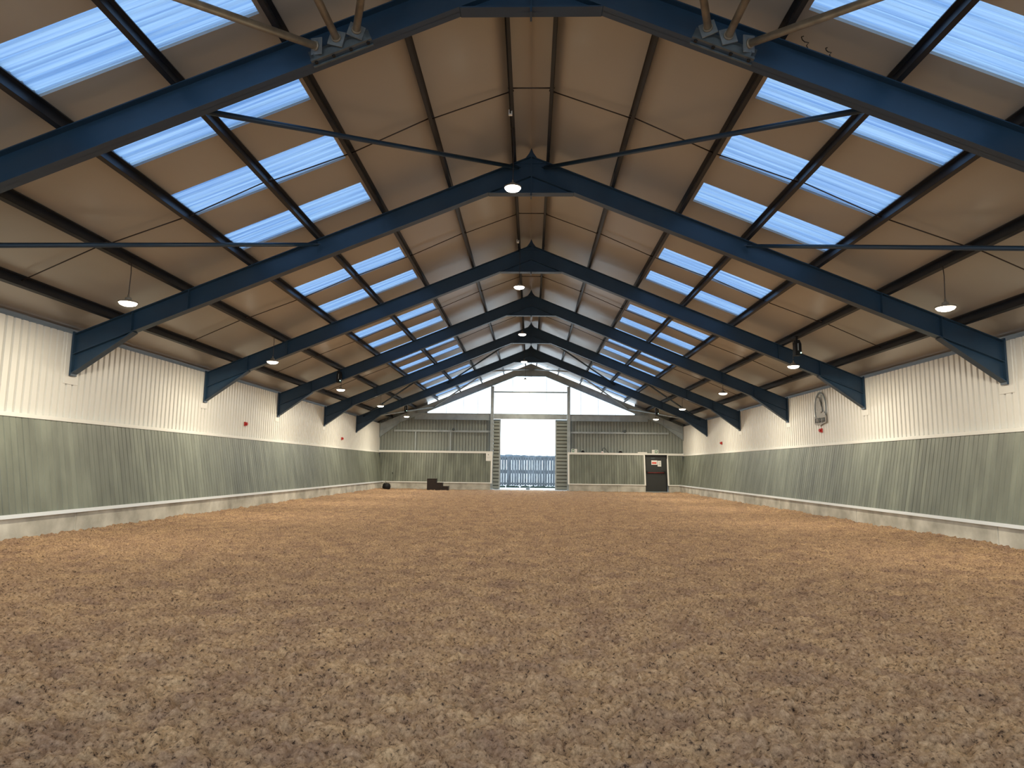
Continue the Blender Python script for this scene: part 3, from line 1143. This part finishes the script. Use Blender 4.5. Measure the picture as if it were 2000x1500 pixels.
# emergency exit door
d3 = struct(obj('door_3', MB().box(7.43, 8.80, 44.05, 44.10, 0.02, 2.27), M_DOOR))
obj('door_frame', MB().box(7.41, 7.46, 43.98, 44.12, 0.0, 2.36).box(8.77, 8.82, 43.98, 44.12, 0.0, 2.36).box(7.41, 8.82, 43.98, 44.12, 2.25, 2.36), M_BLACK, d3)
obj('panic_bar', MB().tube([(7.56, 43.96, 1.22), (8.62, 43.96, 1.22)], 0.035, 10), M_DKRED, d3)
obj('bar_bracket', MB().box(7.47, 7.57, 43.93, 44.05, 1.15, 1.32).box(8.61, 8.72, 43.93, 44.05, 1.15, 1.32), M_BLACK, d3)
obj('door_closer', MB().box(7.78, 8.05, 43.99, 44.05, 2.12, 2.18).tube([(8.03, 43.97, 2.15), (8.42, 43.97, 2.10)], 0.012, 6), M_PLATE, d3)
obj('latch_rod', MB().tube([(8.45, 44.0, 2.12), (8.47, 44.0, 1.05)], 0.014, 6), M_PLATE, d3)
obj('sill', MB().box(7.43, 8.82, 43.9, 44.12, -0.05, 0.02), M_GALV, d3)
def sign(name, x0, x1, z0, z1, y, m, lab, parts=()):
    o = obj(name, MB().box(x0, x1, y, y + 0.012, z0, z1), m)
    tag(o, lab, 'sign')
    for nm, mb, mm in parts:
        obj(nm, mb, mm, o)
    return o
sign('door_sign', 7.82, 8.20, 1.73, 2.01, 44.035, M_WHITE, 'white and red rectangular sign on the dark exit door',
     [('red_panel', MB().box(7.86, 8.15, 44.031, 44.035, 1.79, 1.90), M_PINK)])
sign('paper_notice', 8.22, 8.47, 1.62, 1.99, 44.035, M_WHITE, 'white upright notice on the dark exit door, right of the red sign',
     [('faint_print', MB().box(8.29, 8.41, 44.032, 44.035, 1.72, 1.76).box(8.29, 8.41, 44.032, 44.035, 1.80, 1.83).box(8.29, 8.41, 44.032, 44.035, 1.87, 1.90), M_PRINT)])
sign('paper_notice', -2.88, -2.56, 1.84, 2.34, 43.98, M_WHITE, 'white printed notice at the board corner, left of the tall doorway',
     [('printed_lines', MB().box(-2.86, -2.58, 43.977, 43.98, 2.085, 2.095).box(-2.76, -2.68, 43.977, 43.98, 2.20, 2.29)
       .box(-2.80, -2.64, 43.977, 43.98, 2.03, 2.045), M_PRINT)])

def arrow(cx, cz, y, s, r):
    b = MB()
    b.prism([(cx + s * r, cz), (cx, cz + r), (cx, cz + r * 0.4), (cx - s * r, cz + r * 0.4), (cx - s * r, cz - r * 0.4), (cx, cz - r * 0.4), (cx, cz - r)], y - 0.004, y)
    return b
def runner(cx, cz, y, s, r):
    b = MB()
    b.box(cx - r * 0.12, cx + r * 0.18, y - 0.004, y, cz + r * 0.55, cz + r * 0.85)
    b.prism([(cx - r * 0.25, cz + r * 0.45), (cx + r * 0.3, cz + r * 0.4), (cx + r * 0.1, cz - r * 0.2), (cx + s * r * 0.6, cz - r * 0.5), (cx + s * r * 0.4, cz - r * 0.7), (cx - r * 0.15, cz - r * 0.3), (cx - s * r * 0.6, cz - r * 0.8), (cx - s * r * 0.7, cz - r * 0.6)], y - 0.004, y)
    return b
sign('exit_sign', 2.66, 3.04, 2.44, 2.68, 44.03, M_WHITE, 'green and white exit sign on the ledge, beside the right doorway column',
     [('green_field', MB().box(2.70, 2.86, 44.026, 44.03, 2.48, 2.65), M_GREEN), ('arrow', arrow(2.78, 2.565, 44.026, -1, 0.06), M_WHITE),
      ('running_figure', runner(2.94, 2.56, 44.03, -1, 0.07), M_PRINT)])
sign('exit_sign', 7.86, 8.26, 2.44, 2.68, 44.0, M_WHITE, 'green and white exit sign mounted above the dark exit door',
     [('green_field', MB().box(8.04, 8.22, 43.996, 44.0, 2.48, 2.65), M_GREEN), ('arrow', arrow(8.13, 2.565, 43.996, 1, 0.065), M_WHITE),
      ('running_figure', runner(7.94, 2.56, 44.0, 1, 0.07), M_PRINT)])

# things on the ledge
def ledge_box(x, lab):
    r = empty('ledge_box', (x, 44.18, 2.402))
    tag(r, lab, 'box')
    obj('body', MB().prism([(-0.11, 0), (0.11, 0), (0.10, 0.13), (0.05, 0.19), (-0.05, 0.19), (-0.10, 0.13)], -0.08, 0.08), M_BLACK, r)
    obj('handle', MB().tube([(-0.05, 0, 0.19), (0, 0, 0.27), (0.05, 0, 0.19)], 0.012, 6), M_WHITE, r)
ledge_box(3.42, 'small black box with pale handle on the ledge, nearer the doorway')
ledge_box(5.86, 'small black box with pale handle on the ledge, nearer the exit door')
sk = empty('power_socket', (4.68, 44.18, 2.402))
tag(sk, 'red and white power socket with black cable on the far ledge', 'socket')
obj('housing', MB().prism([(-0.07, 0), (0.09, 0), (0.06, 0.16), (-0.06, 0.16)], -0.06, 0.06), M_WHITE, sk)
obj('socket_face', MB().tube([(-0.01, -0.06, 0.05), (-0.01, -0.09, 0.05)], 0.045, 12), M_RED, sk)
obj('cable', MB().tube([(0, 0, 0.16), (0.0, 0, 0.26), (0.05, 0, 0.36), (0.13, 0, 0.38), (0.21, 0, 0.31), (0.30, 0, 0.17), (0.40, 0, 0.08), (0.50, 0.0, 0.02)], 0.014, 8), M_BLACK, sk)
tag(obj('pale_batten', MB().box(6.95, 7.55, 44.02, 44.20, 2.462, 2.53), M_CREAMT), 'short cream batten lying on the ledge left of the exit sign', 'batten')

# mounting block
mb_ = empty('mounting_block', (-6.0, 42.3, 0.0))
tag(mb_, 'dark brown stepped mounting block standing by the far wall boards', 'mounting block')
hts = [(-0.42, 0.14, 0.68), (0.14, 0.53, 0.44), (0.53, 0.90, 0.22)]
for x0, x1, h in hts:
    obj('step', MB().box(x0 + 0.0, x1, -0.02, 0.57, h - 0.045, h).box(x0 + 0.0, x1 - 0.01, 0.02, 0.53, h - 0.075, h - 0.045), M_BROWN, mb_)
    obj('riser', MB().box(x1 - 0.03, x1 - 0.004, 0.0, 0.55, -0.03, h - 0.045), M_BROWN, mb_)
for y_ in (0.0, 0.53):
    poly = [(-0.42, -0.03), (0.895, -0.03), (0.895, 0.175), (0.525, 0.175), (0.525, 0.395), (0.135, 0.395), (0.135, 0.635), (-0.42, 0.635)]
    obj('side_panel', MB().prism(poly, y_ - 0.012, y_ + 0.012), M_BROWN, mb_)
obj('back_panel', MB().box(-0.42, -0.395, 0.0, 0.55, -0.03, 0.635), M_BROWN, mb_)

# black tub in the far left corner
tb = empty('muck_tub', (-9.02, 42.6, 0.0))
tag(tb, 'round black rubber tub sitting in the far left corner', 'tub')
obj('body', MB().lathe([(0.0, -0.02), (0.20, -0.02), (0.245, 0.05), (0.26, 0.16), (0.235, 0.27), (0.17, 0.345), (0.0, 0.36)], 24), M_BLACK, tb)
obj('handle', MB().tube([(-0.16, 0, 0.31), (-0.14, 0, 0.43), (-0.06, 0, 0.45), (-0.03, 0, 0.35)], 0.014, 8), M_BLACK, tb)
obj('tag', MB().box(-0.14, -0.10, -0.03, -0.02, 0.40, 0.44).box(-0.25, -0.215, -0.14, -0.13, 0.18, 0.22), M_WHITE, tb)
tag(obj('wall_hook', MB().tube([(0, 0, 0.04), (0.02, -0.03, 0.0), (0.05, -0.03, -0.05)], 0.02, 6), M_BLACK, None, (-8.93, 43.80, 0.98)), 'small dark hook on the far boards above the black tub', 'hook')

# ------------------------------------------------------------------ outside
struct(obj('ground', MB().box(-160, 160, 44.5, 300, -0.6, -0.10), M_GROUND))
struct(obj('ground', MB().box(-160, 160, -120, -3.1, -0.6, -0.10), M_GROUND))
tag(obj('yard_slab', MB().box(-8, 8, 44.46, 49.6, -0.3, -0.02), M_APRON), 'pale concrete yard outside the tall far doorway', 'yard')
fe = empty('timber_fence', (0, 50, 0))
tag(fe, 'weathered grey timber fence outside the tall far doorway', 'fence')
slat = MB().box(-0.080, 0.080, -0.012, 0.012, 0.12, 2.24).mesh('slat', M_FENCE)
slat2 = MB().box(-0.090, 0.090, -0.012, 0.012, 0.12, 2.24).mesh('slat', M_FENCE)
for i in range(44):
    x = -4.1 + i * 0.188
    wide = (i % 11 == 5) or (i % 17 == 9)
    o = link('slat', slat2 if wide else slat, fe, (x + random.uniform(-0.006, 0.006), -0.045, random.uniform(-0.02, 0.03)), (0, random.uniform(-0.006, 0.006), 0))
for i, (z0, z1) in enumerate(((0.22, 0.33), (1.0, 1.26), (1.98, 2.16))):
    obj('rail', MB().box(-4.3, 4.3, -0.03, 0.03, z0, z1), M_FENCE, fe)
for x in (-4.2, -1.6, 0.25, 2.6, 4.2):
    obj('post', MB().box(x - 0.06, x + 0.06, 0.03, 0.15, -0.3, 2.2), M_FENCE, fe)
b = MB()
for i in range(26):
    x = -4.5 + i * 0.36
    b.lathe([(0.0, -0.1), (0.22, -0.02), (0.2, 0.10 + 0.06 * random.random()), (0.0, 0.16)], 8, (x + random.uniform(-.1, .1), 49.75, -0.04))
o = obj('verge_grass', b, M_GRASS)
o['kind'] = 'stuff'
tag(o, 'dark low growth along the foot of the timber fence', 'grass')
tag(obj('drain_block', MB().box(-0.27, -0.02, 45.6, 45.9, -0.02, 0.07), M_PLATE), 'small dark block on the pale yard just outside the doorway', 'block')
b = MB()
random.seed(3)
for i in range(46):
    x = -32 + i * 1.4
    h = 3.75 - 0.45 * (x + 12) / 30 + 0.15 * random.random()
    b.lathe([(1.5, -1.0), (1.9, h * 0.35), (1.5, h * 0.75), (0.7, h * 0.98), (0, h)], 8, (x, 122 + 3 * random.random(), 0))
o = obj('distant_hedge', b, M_FAR)
o['kind'] = 'stuff'
tag(o, 'distant dark hedge line seen over the timber fence', 'hedge')
tag(obj('boundary_wall', MB().box(-30, 30, 62, 62.3, -0.3, 2.22), M_WHITE), 'long white wall beyond the timber fence, glimpsed between its slats', 'wall')
for x, lab in ((1.7, 'faint far utility pole, taller, right of the doorway centre'), (6.6, 'faint far utility pole, shorter, near the right door edge')):
    b = MB().tube([(0, 0, -1), (0, 0, 6.4)], 0.11, 8).box(-0.7, 0.7, -0.05, 0.05, 5.7, 5.85)
    tag(obj('utility_pole', b, M_APRON, None, (x, 140, 0)), lab, 'pole')  # pale slab material stands in for haze over the distant poles
